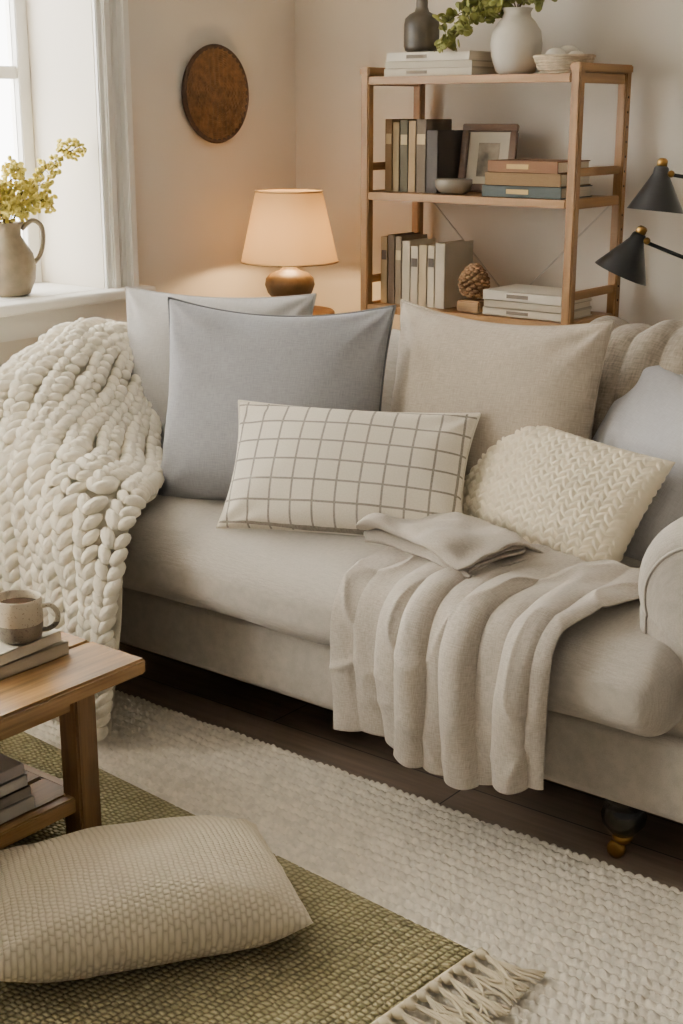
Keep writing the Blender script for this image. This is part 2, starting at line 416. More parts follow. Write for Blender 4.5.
def knit(X,Y):
    px=.034; py=.020
    zx=np.abs(((X/px)%1)-.5)*2
    r=Y/py+.6*zx
    row=np.abs(np.sin(math.pi*r))**.8
    seg=np.abs(np.sin(math.pi*X/px*2))**.35
    return .0085*row*(.25+.75*seg)
pillow('knit_lumbar_cushion',.57,.33,.16,M_creamk,(-1.60,2.72,.515),-15,34,roll=-3,seed=18,n=(280,190),disp=knit,wr=.004,pin=.08)
# ------------------------------------------------------------ oat throw
def sheet(name,fn,nu,ns,m,parent=None,thick=.006):
    u=np.linspace(0,1,nu);s=np.linspace(0,1,ns);U,S=np.meshgrid(u,s,indexing='ij')
    V,uv=fn(U,S)
    ob=qmesh(name,V.reshape(-1,3),gfaces(nu,ns),m,parent,uv=uv.reshape(-1,2))
    md=ob.modifiers.new('thickness','SOLIDIFY');md.thickness=thick;md.offset=0
    return ob
def path_interp(S,pts):
    P=smoothpts(pts,200); d=np.r_[0,np.cumsum(np.linalg.norm(np.diff(P,axis=0),axis=1))]; L=d[-1]
    q=S*L; a=np.interp(q,d,P[:,0]);b_=np.interp(q,d,P[:,1])
    e=1e-3; a2=np.interp(q+e,d,P[:,0]);b2=np.interp(q+e,d,P[:,1]);a1=np.interp(q-e,d,P[:,0]);b1=np.interp(q-e,d,P[:,1])
    tx,tz=a2-a1,b2-b1;l=np.hypot(tx,tz)+1e-9
    return a,b_,tx/l,tz/l,L
def ridgefolds(U,S,cs,ws,hs,dr,fan=.25):
    best=np.full(U.shape,-9.);near=np.zeros(U.shape);acc=np.zeros(U.shape)
    for c,w,h,d in zip(cs,ws,hs,dr):
        cc=c+d*(S-.6)+(.5-c)*fan*np.clip(1-S/.45,0,1)+.012*np.sin(S*7+c*20)
        t=(U-cc)/w
        g=h*np.clip(1-t*t,0,1)
        acc+=g**5
        val=h*(1-t*t); m=val>best; best=np.where(m,val,best); near=np.where(m,np.clip(t,-1.2,1.2),near)
    return acc**.2,near
def throw1(U,S):
    pts=[(2.66,.556),(2.5,.554),(2.40,.545),(2.33,.520),(2.29,.475),(2.278,.40),(2.28,.3),(2.285,.180)]
    y,z,ty,tz,L=path_interp(S,pts)
    ny,nz=tz,-ty
    k=np.clip((S-.22)/.5,0,1)
    r,near=ridgefolds(U,S,[.03,.17,.30,.41,.515,.625,.75,.86,.965],[.10,.10,.08,.075,.075,.08,.085,.08,.07],[.45,.30,.55,1.1,.75,1.15,.6,.95,.6],[0,.03,.08,-.03,.05,.04,-.05,.02,0])
    A=.010+.038*k**.9
    off=A*r
    x0=-1.80+.01*S; x1=-1.16-.09*np.clip(S/.5,0,1)
    x=x0+(x1-x0)*U+.012*k*np.sin(near*math.pi/1.2)*np.clip((.5-np.abs(U-.5))*10,0,1)
    wr=fbm(x*2.4,S*.9,5,3,2)*.006+np.clip(1-np.abs(fbm(x*2+S*.8,S*1.2-x,4,31,1))*2.2,0,1)**3*.007
    off=off+wr+.002
    Y=y+ny*off; Z=z+nz*off
    Z=Z+np.clip((S-.5)*2,0,1)*(.016*np.sin(U*7.0+.3)+.018*U-.014*(r-.5))
    return np.stack([x,Y,Z],-1),np.stack([U*.85,S*L],-1)
tg=group('linen_throw')
sheet('drape',throw1,260,140,M_throw,tg,.005)
ns_f=190
def fold(U,S):
    pts=[(2.65,.570),(2.46,.566),(2.436,.576),(2.46,.589),(2.60,.588),(2.615,.594),(2.60,.600),(2.447,.600),(2.420,.613),(2.447,.628),(2.52,.626),(2.60,.614),(2.65,.592),(2.66,.56)]
    P=smoothpts(pts,ns_f)
    y=np.broadcast_to(P[None,:,0],U.shape).copy();z=np.broadcast_to(P[None,:,1],U.shape).copy()
    lay=(z-.56)/.065
    x=-1.835+.33*U+.012*np.sin(lay*8)
    z=z+fbm(x,y,9,8,2)*.018*lay-.020*lay*(np.abs(U*2-1)**4)+.010*lay*np.sin(U*11+y*16)
    y=y+.020*fbm(x,z*4,7,9,2)+.014*np.sin(U*5)
    return np.stack([x+(y-2.55)*.22,y-(U-.5)*.05,z],-1),np.stack([U*.36,S*1.6],-1)
sheet('folded_end',fold,90,ns_f,M_throw,tg,.007)
def throw2(U,S):
    pts=[(3.40,.68),(3.38,.83),(3.345,.935),(3.26,.972),(3.165,.96),(3.11,.90),(3.06,.79),(3.01,.60)]
    y,z,ty,tz,L=path_interp(S,pts)
    r,near=ridgefolds(U,S,[.04,.16,.29,.41,.54,.67,.79,.92],[.08,.08,.09,.08,.08,.09,.08,.08],[.9,.6,1,.7,1,.7,1,.9],[.16,.18,.14,.16,.12,.14,.1,.1],0)
    off=.008+.034*r+fbm(U,S,5,4,3)*.008
    x=-1.65+.66*U-.06*S
    return np.stack([x,y+tz*off,z-ty*off],-1),np.stack([U*.6,S*L],-1)
sheet('wool_throw',throw2,160,80,M_throw2,None,.009)
# ------------------------------------------------------------ chunky knit blanket
G=np.array([
[(-3.36,3.02,.50),(-3.28,3.02,.74),(-3.12,3.02,.83),(-3.00,3.0,.82),(-2.92,2.98,.70)],
[(-3.38,2.82,.46),(-3.29,2.80,.73),(-3.13,2.80,.85),(-2.97,2.80,.82),(-2.84,2.78,.66)],
[(-3.37,2.60,.42),(-3.28,2.60,.69),(-3.10,2.60,.82),(-2.88,2.62,.73),(-2.70,2.64,.59)],
[(-3.35,2.42,.38),(-3.26,2.40,.64),(-3.05,2.38,.77),(-2.80,2.42,.65),(-2.54,2.48,.57)],
[(-3.31,2.30,.34),(-3.18,2.25,.52),(-2.95,2.23,.61),(-2.68,2.25,.57),(-2.41,2.28,.55)],
[(-3.29,2.26,.22),(-3.12,2.20,.33),(-2.90,2.18,.38),(-2.62,2.19,.36),(-2.37,2.22,.34)],
[(-3.29,2.25,.04),(-3.12,2.18,.04),(-2.90,2.15,.04),(-2.62,2.16,.035),(-2.39,2.17,.035)]])
def catm(G,nv,nu):
    A=np.stack([smoothpts(G[:,j],nv) for j in range(G.shape[1])],1)
    return np.stack([smoothpts(A[i],nu) for i in range(nv)],0)
NV,NU=221,161
B=catm(G,NV,NU)
def normals(B):
    du=np.gradient(B,axis=1);dv=np.gradient(B,axis=0);n=np.cross(dv,du);n/=np.linalg.norm(n,axis=2)[:,:,None]+1e-12
    if n[100,80].dot(np.array([.4,-.6,.6]))<0: n=-n
    return n,du,dv
nn,du,dv=normals(B)
vv,uu=np.meshgrid(np.linspace(0,1,NV),np.linspace(0,1,NU),indexing='ij')
phi=uu*2*math.pi*1.7-vv*3.6+.7*np.sin(vv*5)+.5*np.sin(uu*4)
fo=.075*(.5+.5*np.cos(phi))**1.5*np.clip(vv*4,0.15,1)*(1-.35*np.clip(vv*4-3,0,1))
B=B+nn*fo[:,:,None]
for i in range(NV):
    d=np.r_[0,np.cumsum(np.linalg.norm(np.diff(B[i],axis=0),axis=1))]; q=np.linspace(0,d[-1],NU)
    B[i]=np.stack([np.interp(q,d,B[i][:,k]) for k in range(3)],-1)
nn,du,dv=normals(B)
kb=group('chunky_knit_blanket')
mu=Multi()
arc=np.r_[0,np.cumsum(np.linalg.norm(np.diff(B[:,100],axis=0),axis=1))];LV=arc[-1]
rows=int(LV/.033); ncol=16
C=[];RAD=[];BS=[]
jit=rng.normal(size=(rows,ncol))
for r in range(rows):
    for c in range(ncol):
        vi=np.interp((r+.5+.3*math.sin(c*2.3)+.08*jit[r,c])/rows*LV,arc,np.arange(NV))
        for sg in(-1,1):
            uf=(c+.5+sg*.24+.14*math.sin(r*.45+c*1.7))/ncol*(NU-1); uf=min(max(uf,0),NU-1.001)
            a=min(int(vi),NV-2);b_=min(int(uf),NU-2)
            fv,fu=vi-a,uf-b_
            P=(B[a,b_]*(1-fv)*(1-fu)+B[a+1,b_]*fv*(1-fu)+B[a,b_+1]*(1-fv)*fu+B[a+1,b_+1]*fv*fu)
            al=dv[a,b_]/np.linalg.norm(dv[a,b_]);ac=du[a,b_];wloc=np.linalg.norm(ac)*(NU-1)/ncol;ac=ac/np.linalg.norm(ac)
            lloc=np.linalg.norm(dv[a,b_])*(NV-1)/rows
            n_=nn[a,b_]
            d=al*.85-sg*ac*.55*(1+.1*rng.normal())+n_*.28; d/=np.linalg.norm(d)
            s_=np.cross(n_,d);s_/=np.linalg.norm(s_);t_=np.cross(d,s_)
            C.append(P+n_*(.011+.002*rng.normal()));q=1+.08*rng.normal()
            RAD.append((max(.026,min(.036,lloc*.95))*q,max(.012,min(.020,wloc*.265))*q,.0165*q));BS.append(np.stack([d,s_,t_]))
blobs(mu,np.array(C),np.array(RAD),np.array(BS))
mu.obj('stitches',M_cream,kb)
Bu=B-nn*.012
qmesh('backing',Bu.reshape(-1,3),gfaces(NV,NU),M_cream,kb)
# ------------------------------------------------------------ rugs
def ruggrid(name,x0,x1,y0,y1,dx,dy,fn,m,ang=0,org=(0,0),z=0):
    nx=int((x1-x0)/dx);ny=int((y1-y0)/dy)
    X,Y=np.meshgrid(np.linspace(x0,x1,nx),np.linspace(y0,y1,ny),indexing='ij')
    H=fn(X,Y); Z=z+H
    Z[0,:]=z;Z[-1,:]=z;Z[:,0]=z;Z[:,-1]=z
    ca,sa=math.cos(ang),math.sin(ang)
    V=np.stack([org[0]+X*ca-Y*sa,org[1]+X*sa+Y*ca,Z],-1).reshape(-1,3)
    uv=np.stack([X,Y],-1).reshape(-1,2)
    return qmesh(name,V,gfaces(nx,ny),m,uv=uv)
def rugh(X,Y):
    py=.027;px=.020
    yy=Y+.003*np.sin(X*14)+.002*np.sin(X*37+Y*9)
    row=np.floor(yy/py); ph=np.sin(row*12.9898)*437.5; ph=ph-np.floor(ph)
    a=np.abs(np.sin(math.pi*yy/py))**.75
    t=X/px+ph+.9*(yy/py-row)+.15*np.sin(X*60+row)
    cell=np.floor(t); rn=np.sin(cell*78.233+row*37.7)*4375.5; rn=rn-np.floor(rn)
    bb=np.abs(np.sin(math.pi*t))**.7
    return .001+.0180*a*(.55+.45*bb)*(.78+.22*rn)
ruggrid('woven_wool_rug',-3.25,-.05,.9,2.39,.0040,.0039,rugh,M_rug,z=.001)
def jut(X,Y): return .006+.0006*np.sin(X*9)*np.sin(Y*7)
AG=math.radians(-4.5); OG=(-1.19,1.945)
gr=group('jute_rug')
o=ruggrid('rug_field',-2.1,0,-1.15,0,.02,.02,jut,M_green,AG,OG,z=.0170); o.parent=gr
def rl(x,y,z=.02):
    ca,sa=math.cos(AG),math.sin(AG); return (OG[0]+x*ca-y*sa,OG[1]+x*sa+y*ca,z)
mu=Multi()
for k in range(32):
    y=-.014-.034*k
    blobs(mu,[rl(.010,y,.030)],[(.015,.011,.010)])
    base=np.array(rl(.016,y,.030)); a0=AG+rng.normal()*.15-.12
    L=.115+.02*rng.random()
    for s in range(9):
        a=a0+rng.normal()*.09; cv=rng.normal()*.25
        pts=[base+np.array((math.cos(a+cv*t)*L*t,math.sin(a+cv*t)*L*t,-.006*t+.006*rng.random()*(t<1))) for t in np.linspace(0,1,7)]
        mu.tube(pts,[.0034]*6+[.0022],n=5)
mu.tube([rl(.0,y,.027) for y in np.linspace(0,-1.15,60)],.007,n=6)
mu.obj('fringe',M_fringe,gr)
# ------------------------------------------------------------ floor cushion
Mf=Matrix.Translation((-1.755,1.60,.102))@Matrix.Rotation(math.radians(57),4,'Z')@Matrix.Rotation(math.radians(2),4,'Y')
pillow('basketweave_floor_cushion',.60,.39,.18,M_fp,None,0,0,center=Mf,seed=21,n=(120,90),wr=.006,rg=.4,pin=.03,pw=.48,ex=2.6,zmin=.026)
# ------------------------------------------------------------ coffee table
ct=group('coffee_table')
tx0,tx1,ty0,ty1=-2.85,-2.00,1.05,1.90
for i in range(5):
    a=tx1-(i+1)*(tx1-tx0)/5; box('top_plank_%d'%(i+1),(a+.0015,ty0,.385),(a+(tx1-tx0)/5-.0015,ty1,.42),M_taby,ct,bev=.006)
lg=.058
for i,(x,y) in enumerate(((tx1-.095,ty1-.115),(tx0+.095,ty1-.115),(tx1-.095,ty0+.115),(tx0+.095,ty0+.115))):
    box('leg_%d'%(i+1),(x-lg/2,y-lg/2,.0245),(x+lg/2,y+lg/2,.385),M_tabz,ct,bev=.005)
lx0,lx1,ly0,ly1=tx0+.095,tx1-.095,ty0+.115,ty1-.115
for nm,z0,z1 in(('apron',.325,.383),('stretcher',.095,.130)):
    box(nm+'_1',(lx0,ly1-.012,z0),(lx1,ly1+.012,z1),M_tabx,ct); box(nm+'_2',(lx0,ly0-.012,z0),(lx1,ly0+.012,z1),M_tabx,ct)
    box(nm+'_3',(lx1-.012,ly0,z0),(lx1+.012,ly1,z1),M_taby,ct); box(nm+'_4',(lx0-.012,ly0,z0),(lx0+.012,ly1,z1),M_taby,ct)
for i in range(6):
    w=(lx1-lx0-.024)/6; a=lx0+.012+i*w
    box('shelf_slat_%d'%(i+1),(a+.004,ly0,.115),(a+w-.004,ly1,.129),M_taby,ct)
M_page=mat('book_pages',(232,222,200),.9,.06,8,(1,1,60),bump=.2)
def bookc(c): 
    k='cloth_%d_%d_%d'%c
    return bpy.data.materials.get(k) or mat(k,c,.75,.05,12,bump=.15,bscale=200)
def book(parent,i,c,lo,hi,spine,mtx=None):
    lo=list(lo);hi=list(hi); m=bookc(c)
    d=[hi[k]-lo[k] for k in range(3)]
    t=int(np.argmin(d)); ct_=.003
    a=list(lo);b_=list(hi);b_[t]=lo[t]+ct_; box('cover_%da'%i,a,b_,m,parent,bev=.001,mtx=mtx)
    a=list(lo);b_=list(hi);a[t]=hi[t]-ct_; box('cover_%db'%i,a,b_,m,parent,bev=.001,mtx=mtx)
    s=0 if spine[0]=='x' else 1; sg=spine[1]
    a=list(lo);b_=list(hi)
    if sg=='-': b_[s]=lo[s]+.004
    else: a[s]=hi[s]-.004
    box('spine_%d'%i,a,b_,m,parent,bev=.001,mtx=mtx)
    a=[v+.004 for v in lo];b_=[v-.004 for v in hi];a[t]=lo[t]+ct_;b_[t]=hi[t]-ct_
    if sg=='-': a[s]=lo[s]+.003
    else: b_[s]=hi[s]-.003
    box('pages_%d'%i,a,b_,M_page,parent,bev=0,mtx=mtx)
def label(parent,lo,hi,c,mtx=None): box('spine_label',lo,hi,bookc(c),parent,bev=0,mtx=mtx)
def rotz(c,a): return Matrix.Translation(Vector((c[0],c[1],0)))@Matrix.Rotation(math.radians(a),4,'Z')@Matrix.Translation(Vector((-c[0],-c[1],0)))
bk=group('stack_of_books')
book(bk,1,(196,182,154),(-2.40,1.60,.4205),(-2.145,1.815,.449),'x+')
book(bk,2,(212,202,180),(-2.39,1.61,.4492),(-2.15,1.80,.473),'x+',rotz((-2.25,1.7),4))
def mugm():
    m,nt,b=base_mat('speckled_stoneware')
    tc=N(nt,'ShaderNodeTexCoord');s=N(nt,'ShaderNodeSeparateXYZ');nt.links.new(tc.outputs['Object'],s.inputs[0])
    z=mathn(nt,'SUBTRACT',s.outputs[2],.473+.040)
    k=mathn(nt,'GREATER_THAN',z,0)
    n=noisen(nt,tc.outputs['Object'],260,2)
    a=ramp(nt,n,[(.55,lin((120,112,98))),(.75,lin((70,60,50)))]);c=ramp(nt,n,[(.62,lin((200,188,164))),(.72,lin((110,88,66)))])
    mx=N(nt,'ShaderNodeMix',data_type='RGBA');nt.links.new(k,mx.inputs[0]);nt.links.new(a,mx.inputs[6]);nt.links.new(c,mx.inputs[7])
    nt.links.new(mx.outputs[2],b.inputs['Base Color']);b.inputs['Roughness'].default_value=.35;return m
MM=mugm(); mug=group('coffee_mug'); mx_,my_=-2.185,1.722
lathe('body',[(0,.0),(.036,.0),(.043,.004),(.047,.015),(.049,.04),(.0485,.07),(.0475,.090),(.046,.092),(.0445,.090),(.045,.05),(.043,.012),(0,.010)],MM,mug,(mx_,my_,.474),48)
hd=np.array((.80,.60,0));
tube('handle',smoothpts([np.array((mx_,my_,.474))+hd*a+np.array((0,0,z)) for a,z in((.044,.070),(.066,.074),(.080,.056),(.075,.034),(.058,.022),(.044,.020))],24),.0055,MM,mug)
lathe('coffee',[(0,.074),(.0445,.074)],mat('coffee_liquid',(60,36,20),.1,bump=0),mug,(mx_,my_,.474),32)
bk=group('stack_of_books')
z=.1295
for i,(c,t) in enumerate((((206,198,182),.028),((150,138,122),.024),((222,214,200),.026),((180,170,164),.024))):
    book(bk,i+1,c,(-2.36+.01*i,1.44+.006*i,z),(-2.115-.004*i,1.675-.004*i,z+t),'x+'); z+=t+.0004
# ------------------------------------------------------------ bookshelf
bs=group('open_wooden_bookshelf')
sx0,sx1,sy0,sy1=-2.905,-2.095,3.82,4.15; pw_=.032
for i,(x,y) in enumerate(((sx0,sy0),(sx1-pw_,sy0),(sx0,sy1-pw_),(sx1-pw_,sy1-pw_))):
    box('post_%d'%(i+1),(x,y,0),(x+pw_,y+pw_,1.655),M_shelfz,bs,bev=.004)
SH=[.15,.51,.885,1.258,1.625]
for i,z in enumerate(SH):
    box('shelf_%d'%(i+1),(sx0+pw_,sy0+.006,z-.018),(sx1-pw_,sy1-.006,z),M_shelfx,bs,bev=.003)
    box('front_lip_%d'%(i+1),(sx0+pw_,sy0-.001,z-.024),(sx1-pw_,sy0+.016,z+.001),M_shelfx,bs,bev=.003)
    for x in(sx0,sx1-pw_):
        box('side_rail_%d'%(i+1),(x+.005,sy0+pw_,z-.026),(x+pw_-.005,sy1-pw_,z+.004),M_shelfy,bs,bev=.003)
        if i in(2,3): box('side_bar_%d'%(i+1),(x+.007,sy0+pw_,z+.07),(x+pw_-.007,sy1-pw_,z+.095),M_shelfy,bs,bev=.003)
box('top_cap_1',(sx0-.003,sy0-.003,1.63),(sx0+pw_+.003,sy1+.003,1.656),M_shelfy,bs,bev=.004)
box('top_cap_2',(sx1-pw_-.003,sy0-.003,1.63),(sx1+.003,sy1+.003,1.656),M_shelfy,bs,bev=.004)
M_steel=mat('pale_steel',(205,198,186),.5,bump=0)
tube('cross_brace_1',[(sx0+.03,sy1-.004,.52),(sx1-.03,sy1-.004,1.25)],.003,M_steel,bs); tube('cross_brace_2',[(sx1-.03,sy1+.002,.52),(sx0+.03,sy1+.002,1.25)],.003,M_steel,bs)
holes=Multi()
for z in np.arange(.3,1.6,.045):
    if min(abs(z-s) for s in SH)<.03: continue
    blobs(holes,[(sx1+.0002,sy1-.017,z)],[(.0015,.004,.004)])
holes.obj('peg_holes',mat('hole_dark',(40,24,14),.9,bump=0),bs)
def uprow(name,x,y0,z,L):
    g=group(name)
    for i,(c,t,h,d) in enumerate(L):
        book(g,i+1,c,(x,y0,z+.001),(x+t,y0+d,z+h),'y-')
        if i%2==0: label(g,(x+.004,y0-.0006,z+h*.66),(x+t-.004,y0+.0002,z+h*.8),(196,176,136) if sum(c)<450 else (90,80,70))
        x+=t+.001
    return g
uprow('row_of_books',-2.862,3.90,1.258,[((136,110,76),.030,.235,.15),((158,138,104),.028,.225,.15),((92,84,62),.034,.232,.15),((168,142,104),.03,.23,.15),((110,96,78),.04,.235,.15),((82,76,70),.045,.20,.16)])
uprow('row_of_books',-2.862,3.88,.885,[((180,158,122),.028,.225,.15),((96,78,58),.030,.232,.15),((136,118,94),.028,.228,.15),((206,194,168),.034,.215,.15),((214,202,178),.032,.20,.15),((190,172,138),.034,.205,.15),((212,200,174),.03,.205,.15),((206,194,170),.04,.215,.17)])
def flat_stack(name,x0,x1,y0,y1,z,L):
    g=group(name)
    for i,(c,t,s,a) in enumerate(L):
        book(g,i+1,c,(x0+s,y0,z),(x1-s*.6,y1,z+t-.0005),'y-',rotz(((x0+x1)/2,(y0+y1)/2),a))
        if i%2==0: label(g,(x0+.09,y0-.0007,z+t*.3),(x0+.17,y0+.0002,z+t*.7),(120,108,92) if sum(c)>450 else (190,160,104),rotz(((x0+x1)/2,(y0+y1)/2),a))
        z+=t
flat_stack('stack_of_books',-2.445,-2.16,3.85,4.05,1.259,[((76,84,80),.036,0,0),((126,98,60),.040,.01,1),((124,86,54),.036,.02,-1)])
flat_stack('stack_of_books',-2.43,-2.14,3.85,4.05,.8865,[((206,196,174),.026,0,0),((188,176,152),.024,.004,1),((226,218,200),.030,.0,-1)])
flat_stack('stack_of_books',-2.84,-2.50,3.86,4.07,1.6265,[((216,206,184),.024,0,0),((196,186,164),.022,.005,1),((226,218,200),.028,.01,-1)])
pf=group('framed_photo'); Mx=frameM((-2.545,4.03,1.2605),14,14)
M_dw=wood('walnut_frame',(96,68,44),0,.4)
for a in((-.095,0,.095,.024),(-.095,.196,.095,.22),(-.095,.024,-.071,.196),(.071,.024,.095,.196)):
    box('frame_bar',(a[0],a[1],0),(a[2],a[3],.02),M_dw,pf,mtx=Mx)
box('mat_board',(-.072,.023,.002),(.072,.197,.006),mat('mat_board',(222,212,190),bump=0),pf,bev=0,mtx=Mx)
box('photo',(-.036,.05,.006),(.036,.16,.0075),mat('old_photo',(150,138,118),.5,.6,18,bump=0),pf,bev=0,mtx=Mx)
M_stone=mat('stoneware_grey',(128,118,102),.5,.15,14)
lathe('ceramic_bowl',[(0,0),(.034,0),(.05,.008),(.060,.025),(.061,.045),(.057,.047),(.054,.034),(.04,.014),(0,.010)],M_stone,None,(-2.575,3.885,1.2605))
sg=group('pinecone_ornament'); box('wood_block',(-2.535,3.855,.886),(-2.445,3.925,.925),M_tabx,sg,bev=.005)
mu=Multi(); Cc=[]
for k in range(90):
    t=(k+.5)/90;ph=k*2.39996;zz=.925+.012+.10*t;r=.042*math.sin(math.pi*(.18+.8*t))**.7
    Cc.append((-2.49+r*math.cos(ph),3.89+r*math.sin(ph),zz))
blobs(mu,np.array(Cc),(.012,.012,.008)); blobs(mu,[(-2.49,3.89,.98)],[(.034,.034,.055)])
mu.obj('scales',mat('dried_pod',(140,106,72),.8,.3,30),sg)
lathe('dark_stoneware_bottle',[(0,0),(.045,0),(.054,.006),(.058,.02),(.058,.085),(.054,.105),(.040,.118),(.024,.126),(.019,.14),(.019,.170),(.026,.182),(.022,.184),(.014,.17),(0,.17)],mat('dark_glaze',(80,72,58),.45,.3,20),None,(-2.755,3.95,1.702))
vz=group('plant_vase')
M_vase=mat('chalk_ceramic',(216,209,194),.85,.08,8,bump=.3,bscale=25)
VX,VY,VZ=-2.405,3.965,1.6265
lathe('vase',[(r*.95,z*.93) for r,z in [(0,0),(.05,0),(.066,.012),(.082,.06),(.086,.10),(.080,.14),(.060,.172),(.046,.186),(.044,.20),(.052,.214),(.046,.214),(.038,.20),(.038,.19),(0,.18)]],M_vase,vz,(VX,VY,VZ))
M_leaf=mat('olive_leaf',(128,130,60),.6,.3,30,bump=0); M_stem=mat('brown_stem',(90,76,44),.8,bump=0)
def sprigs(parent,base,tips,leafm,stemm,leaf=(.016,.009,.003),seed=1,per=16,side=.05,arch=.05):
    rs=np.random.default_rng(seed); st=Multi();lf=Multi()
    for tip in tips:
        a=np.array(base,float);b_=np.array(tip,float); mid=(a*.55+b_*.45)+np.array((0,0,arch))
        P=smoothpts([a,mid,b_],24); st.tube(P,np.linspace(.0025,.001,24),n=5)
        for k in range(per):
            t=rs.uniform(.3,1); q=P[int(t*23)]; o=rs.normal(size=3);o/=np.linalg.norm(o)
            e=q+o*side*rs.uniform(.3,1)*(1.15-t*.5); st.tube([q,(q+e)/2+np.array((0,0,.004)),e],.0009,n=4)
            for w in range(3):
                d=rs.normal(size=3);d/=np.linalg.norm(d);s_=np.cross(d,rs.normal(size=3));s_/=np.linalg.norm(s_);t_=np.cross(d,s_)
                blobs(lf,[e+rs.normal(size=3)*.008],[leaf],np.array([[d,s_,t_]]))
    st.obj('stems',stemm,parent);lf.obj('leaves',leafm,parent)
sprigs(vz,(VX,VY,VZ+.19),[(VX-.20,VY-.16,VZ+.07),(VX-.18,VY-.12,VZ+.11),(VX-.22,VY-.10,VZ+.15),(VX-.15,VY-.06,VZ+.22),(VX-.08,VY-.04,VZ+.26),(VX+.02,VY,VZ+.32),(VX+.13,VY,VZ+.25),(VX+.10,VY-.04,VZ+.22)],M_leaf,M_stem,(.017,.012,.003),3,24,.04,arch=.045)
bsk=group('wicker_basket')
mu=Multi()
for k in range(7):
    t=k/6; rr=.075+.02*t
    aa=np.linspace(0,2*math.pi,60,endpoint=False); rv=rr+.0025*np.sin(aa*20+k*math.pi)
    mu.tube(np.stack([-2.225+rv*np.cos(aa),3.95+.72*rv*np.sin(aa),np.full(60,1.6265+.006+.046*t)],-1),.0048,n=6,closed=True)
mu.obj('weave',mat('pale_wicker',(190,174,146),.8,.25,40),bsk)
lathe('bottom',[(0,.001),(.075,.001),(.078,.006),(0,.006)],mat('pale_wicker2',(180,164,138),.8),bsk,(-2.225,3.95,1.6265),sc_=(1,.72,1))
mu=Multi(); blobs(mu,[(-2.25,3.94,1.68),(-2.19,3.96,1.675),(-2.225,3.975,1.69),(-2.24,3.95,1.655),(-2.19,3.94,1.65)],[(.035,.028,.024),(.03,.026,.02),(.035,.026,.022),(.03,.03,.02),(.03,.03,.02)])
mu.obj('stones',mat('pale_pebble',(202,194,178),.7,.1,20),bsk)
# ------------------------------------------------------------ wall basket
wb=group('woven_wall_basket')
mu=Multi(); aa=np.linspace(0,2*math.pi,120,endpoint=False); WY,WZ=3.745,1.575
for k in range(22):
    r=.006+.148*k/21
    wv=.0022*np.sin(aa*max(6,int(r*260))+k*math.pi)
    mu.tube(np.stack([XW+.012+wv+.010*(k/21)**3,WY+r*np.cos(aa),WZ+r*np.sin(aa)],-1),.0042,n=6,closed=True)
mu.obj('coils',mat('brown_wicker',(120,86,54),.85,.4,45,bump=.5,bscale=200),wb)
mu=Multi(); mu.tube(np.stack([np.full(120,XW+.020),WY+.158*np.cos(aa),WZ+.158*np.sin(aa)],-1),.0085,n=8,closed=True)
mu.obj('rim',mat('dark_rim',(72,50,34),.8,.3,40),wb)
lathe('backing',[(0,.006),(.155,.006),(.155,.001),(0,.001)],mat('rim_back',(60,42,28),.9,bump=0),wb,(XW+.001,WY,WZ),64,mtx=Matrix.Rotation(math.radians(90),4,'Y'))
# ------------------------------------------------------------ side table + lamp
LX,LY=-3.20,3.80; TZ=.84
st=group('side_table')
lathe('top',[(0,TZ-.025),(.15,TZ-.025),(.158,TZ-.018),(.158,TZ-.006),(.153,TZ),(0,TZ)],M_tabx,st,(LX,LY,0),56)
for i,a in enumerate((45,135,225,315)):
    c,s=math.cos(math.radians(a)),math.sin(math.radians(a))
    tube('leg_%d'%(i+1),[(LX+c*.11,LY+s*.11,TZ-.02),(LX+c*.15,LY+s*.15,0.0)],[.018,.012],M_tabz,st)
tl=group('table_lamp')
lathe('base',[(0,0),(.060,0),(.064,.010),(.050,.022),(.056,.036),(.078,.062),(.088,.090),(.084,.112),(.066,.130),(.036,.140),(.026,.148),(.024,.160),(.012,.164),(.010,.19),(0,.19)],mat('bronze_ceramic',(96,78,54),.55,.35,18,bump=.3),tl,(LX,LY,TZ+.001))
shm,nt,b=base_mat('linen_shade'); nt.nodes.remove(b)
tr=N(nt,'ShaderNodeBsdfTranslucent');df=N(nt,'ShaderNodeBsdfDiffuse');mxs=N(nt,'ShaderNodeMixShader')
tr.inputs[0].default_value=lin((190,160,116));df.inputs[0].default_value=lin((204,182,146));mxs.inputs[0].default_value=.30
nt.links.new(df.outputs[0],mxs.inputs[1]);nt.links.new(tr.outputs[0],mxs.inputs[2]);nt.links.new(mxs.outputs[0],[n for n in nt.nodes if n.type=='OUTPUT_MATERIAL'][0].inputs[0])
SZ0,SZ1=.172,.412
lathe('shade',[(.170,SZ0),(.116,SZ1)],shm,tl,(LX,LY,TZ),64)
M_rimm=mat('shade_rim',(190,164,124),.8)
for r_,z_ in((.170,SZ0),(.116,SZ1)): tube('shade_ring',ring(LX,LY,TZ+z_,r_),.003,M_rimm,tl,closed=True)
bm_=bpy.data.materials.new('bulb_glow');bm_.use_nodes=True;e=bm_.node_tree.nodes['Principled BSDF'];e.inputs['Emission Color'].default_value=(1,.7,.4,1);e.inputs['Emission Strength'].default_value=4
lathe('bulb',[(0,.19),(.014,.19),(.014,.22),(.028,.25),(.03,.275),(.02,.3),(0,.306)],bm_,tl,(LX,LY,TZ))
pl=bpy.data.lights.new('bulb_light','POINT');pl.energy=24;pl.color=(1,.66,.32);pl.shadow_soft_size=.035
po=bpy.data.objects.new('bulb_light',pl);COL.objects.link(po);po.location=(LX,LY,TZ+.235);po.parent=tl
